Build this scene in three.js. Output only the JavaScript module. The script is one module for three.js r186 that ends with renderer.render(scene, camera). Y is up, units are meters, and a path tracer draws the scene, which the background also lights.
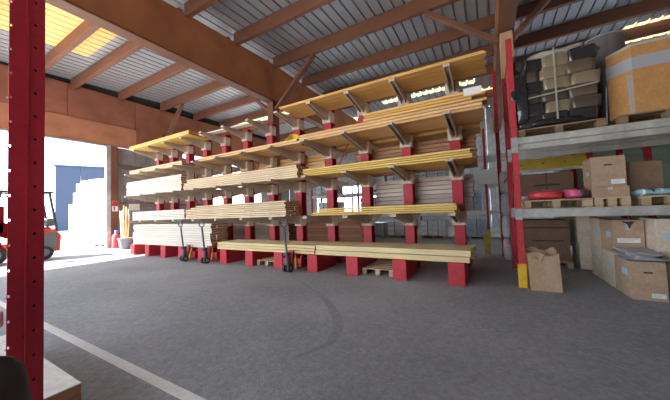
import * as THREE from 'three';
import { mergeGeometries } from 'three/addons/utils/BufferGeometryUtils.js';

// ---------- camera, sky, sun, exposure ----------
const scene = new THREE.Scene();
const camera = new THREE.PerspectiveCamera(72.25, 670 / 400, 0.05, 300);
camera.rotation.order = 'YXZ';
camera.position.set(0, 1.4, 0);
camera.rotation.set(0.03853, 0.51372, -0.03592);
scene.add(camera);
scene.background = new THREE.Color().setRGB(0.86, 0.98, 1.16);
scene.backgroundIntensity = 1.5;
const sun = new THREE.DirectionalLight(new THREE.Color(1.0, 0.94, 0.84), 8);
sun.position.set(-30, 29.1, 27);
sun.target.position.set(-5, 0, -3);
sun.position.add(sun.target.position);
sun.castShadow = true;
sun.shadow.mapSize.set(4096, 4096);
sun.shadow.camera.left = -32; sun.shadow.camera.right = 32; sun.shadow.camera.top = 32; sun.shadow.camera.bottom = -32;
sun.shadow.camera.near = 1; sun.shadow.camera.far = 120;
scene.add(sun, sun.target);
const renderer = new THREE.WebGLRenderer({ antialias: true });
renderer.toneMapping = THREE.LinearToneMapping;
renderer.toneMappingExposure = 4.1;
renderer.shadowMap.enabled = true;

// ---------- helpers ----------
function rng(seed) { let a = seed >>> 0; return () => { a = (a + 0x6D2B79F5) >>> 0; let t = Math.imul(a ^ (a >>> 15), 1 | a); t = (t + Math.imul(t ^ (t >>> 7), 61 | t)) ^ t; return ((t ^ (t >>> 14)) >>> 0) / 4294967296; }; }
const R = rng(20240611);
const rr = (a, b) => a + (b - a) * R();
const names = new Map();
function numbered(n) { const k = names.get(n) ?? 0; names.set(n, k + 1); return k ? n + '_' + String(k).padStart(3, '0') : n; }
function noise2(nx, ny, seed) {               // periodic value noise on an nx by ny lattice
  const r = rng(seed), v = Float32Array.from({ length: nx * ny }, () => r());
  return (u, w) => {
    u = ((u % 1) + 1) % 1 * nx; w = ((w % 1) + 1) % 1 * ny;
    const i = Math.floor(u) % nx, j = Math.floor(w) % ny, i2 = (i + 1) % nx, j2 = (j + 1) % ny;
    let f = u - Math.floor(u), g = w - Math.floor(w); f = f * f * (3 - 2 * f); g = g * g * (3 - 2 * g);
    return (v[j * nx + i] * (1 - f) + v[j * nx + i2] * f) * (1 - g) + (v[j2 * nx + i] * (1 - f) + v[j2 * nx + i2] * f) * g;
  };
}
function tex(w, h, fn, srgb, sx, sy) {        // fn(u, v) -> [r, g, b] 0..1 ; sx, sy metres per repeat
  const d = new Uint8Array(w * h * 4);
  for (let j = 0; j < h; j++) for (let i = 0; i < w; i++) {
    const c = fn(i / w, j / h), k = (j * w + i) * 4;
    for (let q = 0; q < 3; q++) d[k + q] = Math.max(0, Math.min(255, Math.round(c[q] * 255)));
    d[k + 3] = 255;
  }
  const t = new THREE.DataTexture(d, w, h, THREE.RGBAFormat);
  t.wrapS = t.wrapT = THREE.RepeatWrapping; t.magFilter = THREE.LinearFilter; t.minFilter = THREE.LinearMipmapLinearFilter; t.generateMipmaps = true;
  if (srgb) t.colorSpace = THREE.SRGBColorSpace;
  t.repeat.set(1 / sx, 1 / sy); t.needsUpdate = true;
  return t;
}
const g3 = (v) => [v, v, v];
const nA = noise2(6, 28, 1), nB = noise2(14, 70, 2), nC = noise2(40, 40, 3), nD = noise2(9, 9, 4), nE = noise2(120, 120, 5), nF = noise2(3, 3, 6), nG = noise2(256, 256, 7);
const woodMap = tex(512, 256, (u, v) => { const s = 0.88 + 0.07 * nA(u, v) + 0.06 * nB(u, v) - 0.03 * nC(u, v); return [s, s * (0.97 + 0.03 * nA(u, v)), s * (0.93 + 0.06 * nB(u, v))]; }, true, 2.4, 0.5);
const boardMap = tex(256, 256, (u, v) => g3(0.86 + 0.08 * nC(u, v) + 0.06 * nD(u, v)), true, 1, 1);
const paintMap = tex(256, 256, (u, v) => { const s = 0.86 + 0.10 * nD(u, v) + 0.06 * nC(u, v); return g3(s * (nE(u, v) > 0.93 && nD(u, v) > 0.55 ? 0.8 : 1)); }, true, 0.8, 0.8);
const asphaltMap = tex(1024, 1024, (u, v) => g3(0.70 + 0.09 * nF(u, v) + 0.06 * nD(u, v) + 0.07 * nE(u, v) + 0.10 * nG(u, v)), true, 5.3, 5.3);
const asphaltBump = tex(1024, 1024, (u, v) => g3(0.65 * nG(u * 2, v * 2) + 0.30 * nG(u, v) + 0.05 * nC(u, v)), false, 1.9, 1.9);
const yardMap = tex(512, 512, (u, v) => g3(0.85 + 0.1 * nD(u, v) + 0.05 * nE(u, v)), true, 4, 4);
const panelMap = tex(512, 512, (u, v) => g3(0.80 + 0.12 * nF(u, v) + 0.08 * nD(u, v) + 0.06 * nG(u, v)), true, 2.1, 2.1);
const dustMap = tex(512, 512, (u, v) => g3(0.72 + 0.18 * nD(u, v) + 0.10 * nC(u, v)), true, 1.7, 1.7);

function M(r, g, b, o = {}) { return new THREE.MeshPhysicalMaterial({ color: new THREE.Color().setRGB(r, g, b), roughness: 0.7, metalness: 0, ...o }); }
const wood = (r, g, b, o) => M(r, g, b, { map: woodMap, roughness: 0.75, ...o });
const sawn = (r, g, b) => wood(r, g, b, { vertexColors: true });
const mats = {
  yellow: [sawn(0.93, 0.63, 0.17), sawn(0.96, 0.69, 0.22), sawn(0.88, 0.57, 0.14)],
  gold: [sawn(0.90, 0.54, 0.17), sawn(0.94, 0.59, 0.20), sawn(0.85, 0.49, 0.145)],
  tan: [sawn(0.90, 0.55, 0.25), sawn(0.95, 0.61, 0.29), sawn(0.84, 0.49, 0.21)],
  cream: [sawn(0.90, 0.71, 0.46), sawn(0.95, 0.77, 0.53), sawn(0.84, 0.64, 0.40)],
  pale: [sawn(0.95, 0.89, 0.78), sawn(0.97, 0.92, 0.83), sawn(0.92, 0.84, 0.71)],
  deck: [sawn(0.93, 0.75, 0.42), sawn(0.96, 0.80, 0.48), sawn(0.90, 0.70, 0.36)],
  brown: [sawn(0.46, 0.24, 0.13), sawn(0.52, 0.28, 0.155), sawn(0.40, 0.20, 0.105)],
  grey: [sawn(0.60, 0.50, 0.43), sawn(0.66, 0.57, 0.49), sawn(0.53, 0.44, 0.38)],
};
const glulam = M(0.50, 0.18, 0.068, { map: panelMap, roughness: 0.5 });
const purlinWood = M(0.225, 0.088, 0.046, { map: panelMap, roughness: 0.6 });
const postWood = wood(0.66, 0.41, 0.25);
const fasciaDark = M(0.38, 0.14, 0.08, { map: panelMap });
const fasciaLight = M(0.56, 0.235, 0.125, { map: panelMap });
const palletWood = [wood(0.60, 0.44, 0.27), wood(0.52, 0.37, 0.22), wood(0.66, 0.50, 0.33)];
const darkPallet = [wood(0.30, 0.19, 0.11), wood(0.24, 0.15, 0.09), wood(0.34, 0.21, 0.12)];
const red = M(0.44, 0.014, 0.026, { map: paintMap, roughness: 0.6 });
const redBright = M(0.56, 0.028, 0.038, { map: paintMap, roughness: 0.55 });
const redDeep = M(0.78, 0.032, 0.065, { map: paintMap, roughness: 0.4 });
const armMat = M(0.76, 0.62, 0.48, { map: dustMap, roughness: 0.6 });
const galv = M(0.52, 0.52, 0.50, { map: dustMap, roughness: 0.45, metalness: 0.25 });
const beamCream = M(0.58, 0.55, 0.48, { map: dustMap, roughness: 0.6 });
const yellowPaint = M(0.80, 0.50, 0.02, { map: paintMap, roughness: 0.45 });
const dullYellow = M(0.58, 0.42, 0.05, { map: paintMap, roughness: 0.5 });
const roofMetal = M(0.42, 0.435, 0.465, { roughness: 0.42, metalness: 0.15 });
const skylightMat = M(0.80, 0.64, 0.34, { roughness: 0.9, transmission: 0.27, thickness: 0, ior: 1.3 });
const brightSheet = M(0.90, 0.82, 0.62, { roughness: 0.9, transmission: 0.45, thickness: 0, ior: 1.3 });
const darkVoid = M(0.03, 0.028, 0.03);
const cladGrey = M(0.36, 0.33, 0.32, { map: dustMap, roughness: 0.6 });
const cladPale = M(0.42, 0.43, 0.45, { map: dustMap, roughness: 0.6 });
const asphalt = M(0.46, 0.47, 0.485, { map: asphaltMap, bumpMap: asphaltBump, bumpScale: 0.006, roughness: 0.85 });
const yardMat = M(0.62, 0.61, 0.58, { map: yardMap, roughness: 0.95 });
const whitePaint = M(0.80, 0.80, 0.79, { map: dustMap, roughness: 0.6 });
const linePaint = M(0.90, 0.89, 0.84, { map: yardMap, bumpMap: asphaltBump, bumpScale: 0.004, roughness: 0.8 });
const card = [M(0.50, 0.335, 0.205, { map: boardMap }), M(0.56, 0.385, 0.245, { map: boardMap }), M(0.42, 0.27, 0.16, { map: boardMap })];
const cardPale = M(0.80, 0.67, 0.49, { map: boardMap }), cardDark = M(0.24, 0.135, 0.08, { map: boardMap }), cardOrange = M(0.60, 0.30, 0.10, { map: boardMap });
const paperWhite = M(0.82, 0.82, 0.80), labelBlue = M(0.42, 0.60, 0.74), labelGrey = M(0.5, 0.5, 0.52), ink = M(0.05, 0.04, 0.04);
const blackRubber = M(0.025, 0.025, 0.028, { roughness: 0.6 }), darkSteel = M(0.07, 0.075, 0.085, { roughness: 0.45, metalness: 0.3 });
const blackFilm = M(0.02, 0.02, 0.022, { roughness: 0.22, clearcoat: 0.6 }), strapMat = M(0.34, 0.33, 0.28, { roughness: 0.4 });
const clearFilm = M(0.40, 0.40, 0.41, { roughness: 0.3, clearcoat: 0.4 }), greyFilm = M(0.36, 0.36, 0.38, { roughness: 0.35, clearcoat: 0.3 });
const glass = M(0.97, 0.99, 1, { roughness: 0.05, transmission: 1, thickness: 0, ior: 1.45 });

// box with bevelled edges, uv in metres with u along the longest side of each face
const boxCache = new Map();
function bx(w, h, d, b = 0.004) {
  const key = [w, h, d, b].map((v) => v.toFixed(4)).join();
  if (boxCache.has(key)) return boxCache.get(key).clone();
  const H = [w / 2, h / 2, d / 2]; b = Math.min(b, 0.45 * Math.min(w, h, d));
  const P = [], N = [], U = [];
  const long = w >= h && w >= d ? 0 : (d >= h ? 2 : 1);
  const vtx = (s, ax) => [0, 1, 2].map((i) => s[i] * (H[i] - (i === ax ? 0 : b)));
  const tri = (a, c, e) => {
    const A = new THREE.Vector3(...a), n = new THREE.Vector3(...c).sub(A).cross(new THREE.Vector3(...e).sub(A)).normalize();
    let q = [a, c, e];
    if (n.dot(new THREE.Vector3(...a).add(new THREE.Vector3(...c)).add(new THREE.Vector3(...e))) < 0) { q = [a, e, c]; n.negate(); }
    const m = [Math.abs(n.x), Math.abs(n.y), Math.abs(n.z)], k = m.indexOf(Math.max(...m));
    let ua = [0, 1, 2].filter((i) => i !== k);
    if (ua[1] === long) ua = [ua[1], ua[0]];
    for (const p of q) { P.push(...p); N.push(n.x, n.y, n.z); U.push(p[ua[0]] + 0.37 * k, p[ua[1]] + 0.21 * k); }
  };
  const S = [-1, 1];
  for (let ax = 0; ax < 3; ax++) {
    const o = [0, 1, 2].filter((i) => i !== ax);
    for (const s of S) {
      const q = [[-1, -1], [1, -1], [1, 1], [-1, 1]].map(([e, f]) => { const v = [0, 0, 0]; v[ax] = s; v[o[0]] = e; v[o[1]] = f; return vtx(v, ax); });
      tri(q[0], q[1], q[2]); tri(q[0], q[2], q[3]);
    }
    for (const e of S) for (const f of S) {           // edges along ax
      const v = (t, k) => { const s = [0, 0, 0]; s[ax] = t; s[o[0]] = e; s[o[1]] = f; return vtx(s, k); };
      const q = [v(-1, o[0]), v(1, o[0]), v(1, o[1]), v(-1, o[1])];
      tri(q[0], q[1], q[2]); tri(q[0], q[2], q[3]);
    }
  }
  for (const i of S) for (const j of S) for (const k of S) tri(vtx([i, j, k], 0), vtx([i, j, k], 1), vtx([i, j, k], 2));
  const g = new THREE.BufferGeometry();
  g.setAttribute('position', new THREE.Float32BufferAttribute(P, 3)); g.setAttribute('normal', new THREE.Float32BufferAttribute(N, 3)); g.setAttribute('uv', new THREE.Float32BufferAttribute(U, 2));
  boxCache.set(key, g);
  return g.clone();
}
const flat = (g) => { const q = g.index ? g.toNonIndexed() : g; for (const k of Object.keys(q.attributes)) if (!['position', 'normal', 'uv'].includes(k)) q.deleteAttribute(k); return q; };
const mv = (g, x = 0, y = 0, z = 0, rx = 0, ry = 0, rz = 0) => { const m = new THREE.Matrix4().makeRotationFromEuler(new THREE.Euler(rx, ry, rz)); m.setPosition(x, y, z); return g.applyMatrix4(m); };
const box = (x0, x1, y0, y1, z0, z1, b) => mv(bx(x1 - x0, y1 - y0, z1 - z0, b), (x0 + x1) / 2, (y0 + y1) / 2, (z0 + z1) / 2);
const cyl = (r0, r1, h, n = 16, x = 0, y = 0, z = 0, rx = 0, ry = 0, rz = 0) => mv(flat(new THREE.CylinderGeometry(r0, r1, h, n)), x, y, z, rx, ry, rz);
const tube = (pts, r, seg = 24, n = 8) => flat(new THREE.TubeGeometry(new THREE.CatmullRomCurve3(pts.map((p) => new THREE.Vector3(...p)), false, 'catmullrom', 0.2), seg, r, n));
function bar(a, b, w, d) {                        // box beam between two points
  const A = new THREE.Vector3(...a), B = new THREE.Vector3(...b), L = A.distanceTo(B), g = bx(w, L, d, Math.min(w, d) * 0.08);
  const q = new THREE.Quaternion().setFromUnitVectors(new THREE.Vector3(0, 1, 0), B.clone().sub(A).normalize());
  g.applyQuaternion(q); const c = A.add(B).multiplyScalar(0.5); return g.translate(c.x, c.y, c.z);
}
function ext(points, depth, bevel = 0) {
  const s = new THREE.Shape(points.map((p) => new THREE.Vector2(...p)));
  return flat(new THREE.ExtrudeGeometry(s, { depth, bevelEnabled: bevel > 0, bevelSize: bevel, bevelThickness: bevel, bevelSegments: 2 }));
}
const merge = (a) => (Array.isArray(a) ? (a.length === 1 ? a[0] : mergeGeometries(a.map(flat))) : a);
function mesh(name, g, m, parent) { const o = new THREE.Mesh(merge(g), m); o.name = numbered(name); o.castShadow = o.receiveShadow = true; parent.add(o); return o; }
function place(g, p) { g.position.set(...p); return g; }
function struct(name, g, m) { const o = mesh(name, g, m, scene); o.userData.kind = 'structure'; return o; }
function structGroup(name) { const o = new THREE.Group(); o.name = numbered(name); o.userData.kind = 'structure'; scene.add(o); return o; }
function tag(o, label, category, group) { o.userData = { label, category }; if (group) o.userData.group = group; return o; }
function thing(name, p, turn, label, category, group) { const o = new THREE.Group(); o.name = numbered(name); o.position.set(...p); o.rotation.y = turn; scene.add(o); return tag(o, label, category, group); }
const part = (name, g, m, parent, label) => { const o = mesh(name, g, m, parent); if (label) o.userData.label = label; return o; };
const ordinal = (n) => ['topmost', 'second', 'third', 'fourth', 'fifth', 'sixth', 'seventh', 'eighth', 'ninth', 'tenth', 'eleventh', 'twelfth', 'thirteenth'][n] ?? n + 1 + 'th';

// ---------- the setting ----------
const XL = -16.1, XR = 6.3, ZF = 6, ZB = -20, RIDGE = -8.7;
const roofY = (z) => (z > RIDGE ? 7.92 - 0.05 * (z - RIDGE) : 7.92 + 0.02 * (z - RIDGE));
struct('floor', box(XL - 0.25, XR + 0.2, -0.2, 0, ZB - 0.2, ZF + 0.2, 0.001), asphalt);
struct('yard_ground', [box(-120, XL - 0.25, -0.25, -0.005, -90, 60, 0.001), box(XL - 0.25, 60, -0.25, -0.005, ZF + 0.2, 60, 0.001), box(XL - 0.25, 60, -0.25, -0.005, -90, ZB - 0.2, 0.001)], yardMat);
// painted line, worn asphalt marking
struct('floor_line', box(-15.6, 4, 0.0005, 0.003, -1.355, -1.265, 0.0005), linePaint);
{ // faint curved tyre mark on the asphalt
  const c = new THREE.CatmullRomCurve3([[-3.6, -4.6], [-2.55, -3.89], [-2.0, -3.38], [-1.66, -2.9], [-1.56, -2.5], [-1.72, -2.1]].map(([x, z]) => new THREE.Vector3(x, 0, z))).getPoints(30);
  const l = [], r = []; c.forEach((p, i) => { const q = c[Math.min(i + 1, 30)].clone().sub(c[Math.max(i - 1, 0)]).normalize(), w = 0.065 * Math.sin(Math.PI * (i + 1) / 32); l.push([p.x - q.z * w, -(p.z + q.x * w)]); r.unshift([p.x + q.z * w, -(p.z - q.x * w)]); });
  struct('tyre_mark', ext([...l, ...r], 0.001).rotateX(-Math.PI / 2).translate(0, 0.0005, 0), M(0.36, 0.365, 0.375, { map: asphaltMap, bumpMap: asphaltBump, bumpScale: 0.004, roughness: 0.8 }));
}

// left wall: door opening z -6.1..1.5, high opening behind the racks z -16.4..-11.7
const wallL = structGroup('wall_left');
for (let z = -6.5; z > -11.6; z -= 0.52) part('cladding_sheet', [box(XL - 0.2, XL, 0, 4.94, Math.max(z - 0.515, -11.7), z, 0.012), box(XL, XL + 0.03, 0.02, 4.9, z - 0.30, z - 0.22, 0.01)], cladGrey, wallL);
part('rail', box(XL, XL + 0.14, 3.86, 4.06, -11.7, -6.5, 0.01), M(0.16, 0.10, 0.075), wallL);
part('rail', box(XL, XL + 0.14, 1.98, 2.14, -11.7, -6.5, 0.01), M(0.20, 0.12, 0.085), wallL);
part('door_post', box(XL - 0.2, XL + 0.16, 0, 4.94, -6.5, -6.22, 0.01), purlinWood, wallL, 'brown timber post beside the door');
part('sill_wall', box(XL - 0.2, XL, 0, 1.6, -16.4, -11.7, 0.01), cladGrey, wallL);
part('end_wall', box(XL - 0.2, XL, 0, 4.94, ZB, -16.4, 0.01), cladGrey, wallL);
part('mullion', [-13.2, -14.75].map((z) => box(XL - 0.15, XL - 0.03, 1.6, 5.2, z - 0.06, z + 0.06, 0.005)), cladGrey, wallL);
part('transom', box(XL - 0.15, XL - 0.03, 3.55, 3.65, -16.4, -11.7, 0.005), cladGrey, wallL);
part('corner_wall', box(XL - 0.2, XL, 0, 4.94, 3.6, ZF, 0.01), cladGrey, wallL);
part('lintel_beam', box(XL - 0.18, XL + 0.1, 4.98, 6.0, -7.35, ZF, 0.01), fasciaLight, wallL, 'lighter orange lintel beam over the door');
for (let z = ZF; z > -7.3; z -= 2.67) part('fascia_panel', box(XL - 0.2, XL + 0.02, 6.004, 7.5, z - 2.66, z, 0.008), fasciaDark, wallL);
for (const [a, b, y0] of [[-9.9, -7.36, 4.944], [-12.0, -9.905, 5.2], [-14.6, -12.005, 5.2], [-17.2, -14.605, 5.2], [ZB, -17.205, 4.944]]) part('fascia_panel', box(XL - 0.2, XL + 0.02, y0, 7.5, a, b, 0.008), fasciaDark, wallL);
part('eave_shade_strip', ext([[-6, roofY(6) + 0.02], [8.7, roofY(-8.7) + 0.02], [20, roofY(-20) + 0.02], [20, 7.5], [-1, 7.5], [-6, 7.1]], 0.15).rotateY(Math.PI / 2).translate(XL - 0.2, 0, 0), darkVoid, wallL);  // closes the wall top; near-black stands in for the unlit gap
// roller door frame
const doorFrame = structGroup('door_1');
part('door_jamb', [box(XL - 0.16, XL + 0.12, 0, 4.98, -6.215, -6.08, 0.008), box(XL - 0.02, XL + 0.16, 0, 4.9, -6.08, -6.02, 0.008)], whitePaint, doorFrame);
part('door_jamb', box(XL - 0.16, XL + 0.12, 0, 4.98, 3.5, 3.6, 0.008), whitePaint, doorFrame);
part('door_head', box(XL - 0.16, XL + 0.14, 4.9, 4.978, -6.08, 3.5, 0.008), galv, doorFrame);

const wallB = structGroup('wall_back');
part('wall_panel', [box(XL, -13.2, 0, 7.7, ZB - 0.2, ZB, 0.005), box(-13.2, -6.2, 0, 1.2, ZB - 0.2, ZB, 0.005), box(-13.2, -6.2, 3.4, 7.7, ZB - 0.2, ZB, 0.005)], cladGrey, wallB);
for (let x = -6.2; x < XR - 0.1; x += 1.04) part('cladding_sheet', [box(x, Math.min(x + 1.035, XR), 0, 7.68, ZB - 0.2, ZB, 0.01), box(x + 0.3, x + 0.38, 0.02, 7.6, ZB, ZB + 0.03, 0.01), box(x + 0.7, x + 0.78, 0.02, 7.6, ZB, ZB + 0.03, 0.01)], cladPale, wallB);
for (let k = 0; k < 4; k++) {
  const w = structGroup('window'); w.name = 'window_' + (k + 1);
  const x0 = -13.2 + k * 1.75, x1 = x0 + 1.75;
  part('window_frame', [box(x0, x0 + 0.06, 1.2, 3.4, ZB - 0.14, ZB - 0.04, 0.005), box(x1 - 0.06, x1, 1.2, 3.4, ZB - 0.14, ZB - 0.04, 0.005), box(x0 + 0.06, x1 - 0.06, 1.2, 1.27, ZB - 0.14, ZB - 0.04, 0.005), box(x0 + 0.06, x1 - 0.06, 3.33, 3.4, ZB - 0.14, ZB - 0.04, 0.005), box(x0 + 0.06, x1 - 0.06, 2.27, 2.33, ZB - 0.12, ZB - 0.06, 0.005), box(x0 + 0.84, x0 + 0.9, 1.27, 3.33, ZB - 0.115, ZB - 0.065, 0.005)], cladGrey, w);
  for (const [a, b] of [[x0 + 0.06, x0 + 0.84], [x0 + 0.9, x1 - 0.06]]) for (const [c, d] of [[1.27, 2.27], [2.33, 3.33]]) part('pane', box(a, b, c, d, ZB - 0.094, ZB - 0.088, 0.0005), glass, w);
}
const wallR = structGroup('wall_right');
for (let z = ZF; z > ZB + 0.1; z -= 1.3) part('cladding_sheet', box(XR, XR + 0.2, z < -11 && z > -18.5 ? 3.3 : 0, 7.7 - Math.max(0, (z + 8.7) * 0.045), Math.max(z - 1.295, ZB), z, 0.01), cladGrey, wallR);  // rear sheets stop high: unseen opening added to let daylight in
const wallF = structGroup('wall_front');
part('wall_panel', [box(XL - 0.2, -15.4, 0, 5.4, ZF, ZF + 0.2, 0.01), box(-2.0, XR + 0.2, 0, 5.4, ZF, ZF + 0.2, 0.01), box(XL - 0.2, XR + 0.2, 5.4, 7.15, ZF, ZF + 0.2, 0.01)], cladGrey, wallF);

// roof sheets: flat trays with narrow raised ribs, each sheet 1 m wide
const ceiling = structGroup('ceiling');
function roofSheet(z0, z1, w = 1.0) {              // z0 > z1
  const pr = [], n = Math.round(w / 0.3333), p = w / n;
  for (let i = 0; i < n; i++) { const a = i * p; pr.push([a, 0], [a + p - 0.06, 0], [a + p - 0.055, 0.085], [a + p - 0.008, 0.085], [a + p, 0]); }
  const low = pr.map(([x, y]) => [x, y]), up = pr.map(([x, y]) => [x, y + 0.006]).reverse();
  const L = z0 - z1, g = ext([...low, ...up], L);
  const pos = g.attributes.position, uv = g.attributes.uv;
  for (let i = 0; i < pos.count; i++) { const z = z1 + pos.getZ(i); uv.setXY(i, pos.getX(i), z); pos.setXYZ(i, pos.getX(i), pos.getY(i) + roofY(z), z); }
  g.computeVertexNormals();
  return g;
}
const sheetCache = new Map();
function addSheet(x, z0, z1, m) {
  const key = z0 + ',' + z1;
  if (!sheetCache.has(key)) sheetCache.set(key, roofSheet(z0, z1));
  const o = part(m !== roofMetal ? 'skylight_sheet' : 'roof_sheet', sheetCache.get(key), m, ceiling); o.position.x = x;
}
for (let i = 0; i < 23; i++) {
  const x = XL - 0.25 + i;
  const yl = x > -13.6 && x < -8.4;
  if (yl) { addSheet(x, 6.25, -0.6, roofMetal); addSheet(x, -0.6, -4.45, skylightMat); addSheet(x, -4.45, RIDGE, roofMetal); } else addSheet(x, 6.25, RIDGE, roofMetal);
  const lit = (a, b) => x > a && x < b;
  addSheet(x, RIDGE, -13.0, roofMetal);
  addSheet(x, -13.0, -14.0, lit(-15.5, -8.5) ? brightSheet : roofMetal); addSheet(x, -14.0, -15.5, lit(4.5, 9) ? brightSheet : roofMetal);
  addSheet(x, -15.5, -15.95, lit(-5.9, -1) ? brightSheet : roofMetal); addSheet(x, -15.95, -17, roofMetal); addSheet(x, -17, -18.2, lit(-10, 7) ? brightSheet : roofMetal); addSheet(x, -18.2, -20.25, roofMetal);  // rearmost bright strip is an extra skylight added to brighten the back
}
// glulam main beams running away from the camera
const beamTop = (z) => roofY(z) - 0.30;
for (const x of [-7.9, 0.45]) {
  const pts = []; for (const z of [5.95, RIDGE, -19.95]) pts.push([-z, beamTop(z)]);
  const g = ext([[-5.95, 6.06], ...pts, [19.95, 6.06]], 0.3).rotateY(Math.PI / 2).translate(x, 0, 0);
  const uv = g.attributes.uv, ps = g.attributes.position; for (let i = 0; i < uv.count; i++) uv.setXY(i, ps.getZ(i), ps.getY(i) + ps.getX(i));
  const b = struct('glulam_beam', g, glulam); b.userData.label = x < -1 ? 'deep brown glulam roof beam across the upper left' : 'deep brown glulam roof beam above the tall timber column';
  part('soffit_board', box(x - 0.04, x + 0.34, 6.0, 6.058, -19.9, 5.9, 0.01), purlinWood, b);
}
// purlins between the beams
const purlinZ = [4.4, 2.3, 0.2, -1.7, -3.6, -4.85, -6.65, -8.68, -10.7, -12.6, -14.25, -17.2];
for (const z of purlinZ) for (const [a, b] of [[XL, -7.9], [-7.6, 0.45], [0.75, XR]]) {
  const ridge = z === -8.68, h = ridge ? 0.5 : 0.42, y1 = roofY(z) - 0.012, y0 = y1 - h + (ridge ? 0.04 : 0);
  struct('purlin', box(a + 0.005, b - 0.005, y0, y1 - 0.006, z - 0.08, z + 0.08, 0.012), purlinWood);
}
// timber columns and knee braces at the ridge
struct('timber_column', box(0.45, 0.75, 0, 5.998, -8.92, -8.52, 0.015), postWood).userData.label = 'tall pale timber column behind the red rack frame';
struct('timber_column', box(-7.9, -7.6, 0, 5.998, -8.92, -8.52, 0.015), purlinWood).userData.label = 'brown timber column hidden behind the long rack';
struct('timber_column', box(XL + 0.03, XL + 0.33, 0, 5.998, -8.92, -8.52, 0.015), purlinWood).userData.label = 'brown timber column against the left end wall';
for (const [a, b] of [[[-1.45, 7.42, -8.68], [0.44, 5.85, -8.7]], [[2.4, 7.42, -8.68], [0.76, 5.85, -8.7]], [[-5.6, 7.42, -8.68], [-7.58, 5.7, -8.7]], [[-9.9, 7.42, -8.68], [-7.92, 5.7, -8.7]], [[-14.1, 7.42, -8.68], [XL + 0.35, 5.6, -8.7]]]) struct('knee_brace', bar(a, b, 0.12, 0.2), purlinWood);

// ---------- long cantilever rack ----------
const rack = thing('cantilever_rack', [-6.2, 0, -6.35], 0, 'long red cantilever rack with beige arms carrying sawn boards', 'rack');
const LEV = [1.29, 2.23, 3.06, 4.02];
function armGeo(L) {
  const side = [[0, 0], [L, 0], [L, -0.05], [0, -0.24]], g = [];
  for (const x of [-0.055, 0.035]) g.push(ext(side, 0.02).rotateY(-Math.PI / 2).translate(x + 0.02, 0, 0));
  g.push(mv(bx(0.11, 0.012, L, 0.003), 0, -0.004, L / 2), mv(bx(0.09, 0.05, 0.012, 0.003), 0, -0.026, L - 0.006));
  return mergeGeometries(g.map(flat));
}
const armF = armGeo(1.14), armTop = armGeo(0.86), armR = armGeo(0.78).rotateY(Math.PI);
const bracketGeo = mergeGeometries([mv(bx(0.235, 0.29, 0.05, 0.008), 0, -0.14, 0.022), mv(bx(0.018, 0.29, 0.2, 0.004), 0.126, -0.14, -0.07), mv(bx(0.018, 0.29, 0.2, 0.004), -0.126, -0.14, -0.07)].map(flat));
const colGeo = mergeGeometries([box(-0.105, 0.105, 0, 4.16, 0.10, 0.118, 0.004), box(-0.105, 0.105, 0, 4.16, -0.118, -0.10, 0.004), box(-0.01, 0.01, 0, 4.16, -0.10, 0.10, 0.002), box(-0.13, 0.13, 0.41, 0.43, -0.15, 0.15, 0.004)].map(flat));
const baseGeo = mergeGeometries([box(-0.14, 0.14, 0.0, 0.40, 0.14, 1.05, 0.012), box(-0.14, 0.14, 0.0, 0.40, -1.0, -0.14, 0.012), box(-0.15, 0.15, 0, 0.02, 1.02, 1.07, 0.004)].map(flat));
const NCOL = 12;
for (let k = 0; k < NCOL; k++) {
  const x = -0.575 - 1.03 * k + 6.2;
  const c = part('column', colGeo, red, rack); c.position.set(x, 0, 0);
  for (const y of LEV) {
    const a = part('arm', y > 3.5 ? armTop : armF, armMat, c); a.position.set(0, y, 0.145);
    const b = part('bracket', bracketGeo, armMat, c); b.position.set(0, y, 0.122);
    if (y < 3.5) { const r = part('arm', armR, armMat, c); r.position.set(0, y, -0.12); }
  }
  const b = part('base', baseGeo, redBright, rack); b.position.set(x, 0, 0);
}
for (const k of [2, 5, 8]) {
  const xa = -0.575 - 1.03 * k + 6.2, xb = xa - 1.03;
  for (const [y0, y1] of [[0.7, 2.1], [2.4, 3.9]]) part('tie_rod', y0 > 2 ? bar([xb + 0.11, y0, -0.05], [xa - 0.11, y1, -0.05], 0.02, 0.02) : bar([xa - 0.11, y0, -0.085], [xb + 0.11, y1, -0.085], 0.02, 0.02), red, rack);
}

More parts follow.
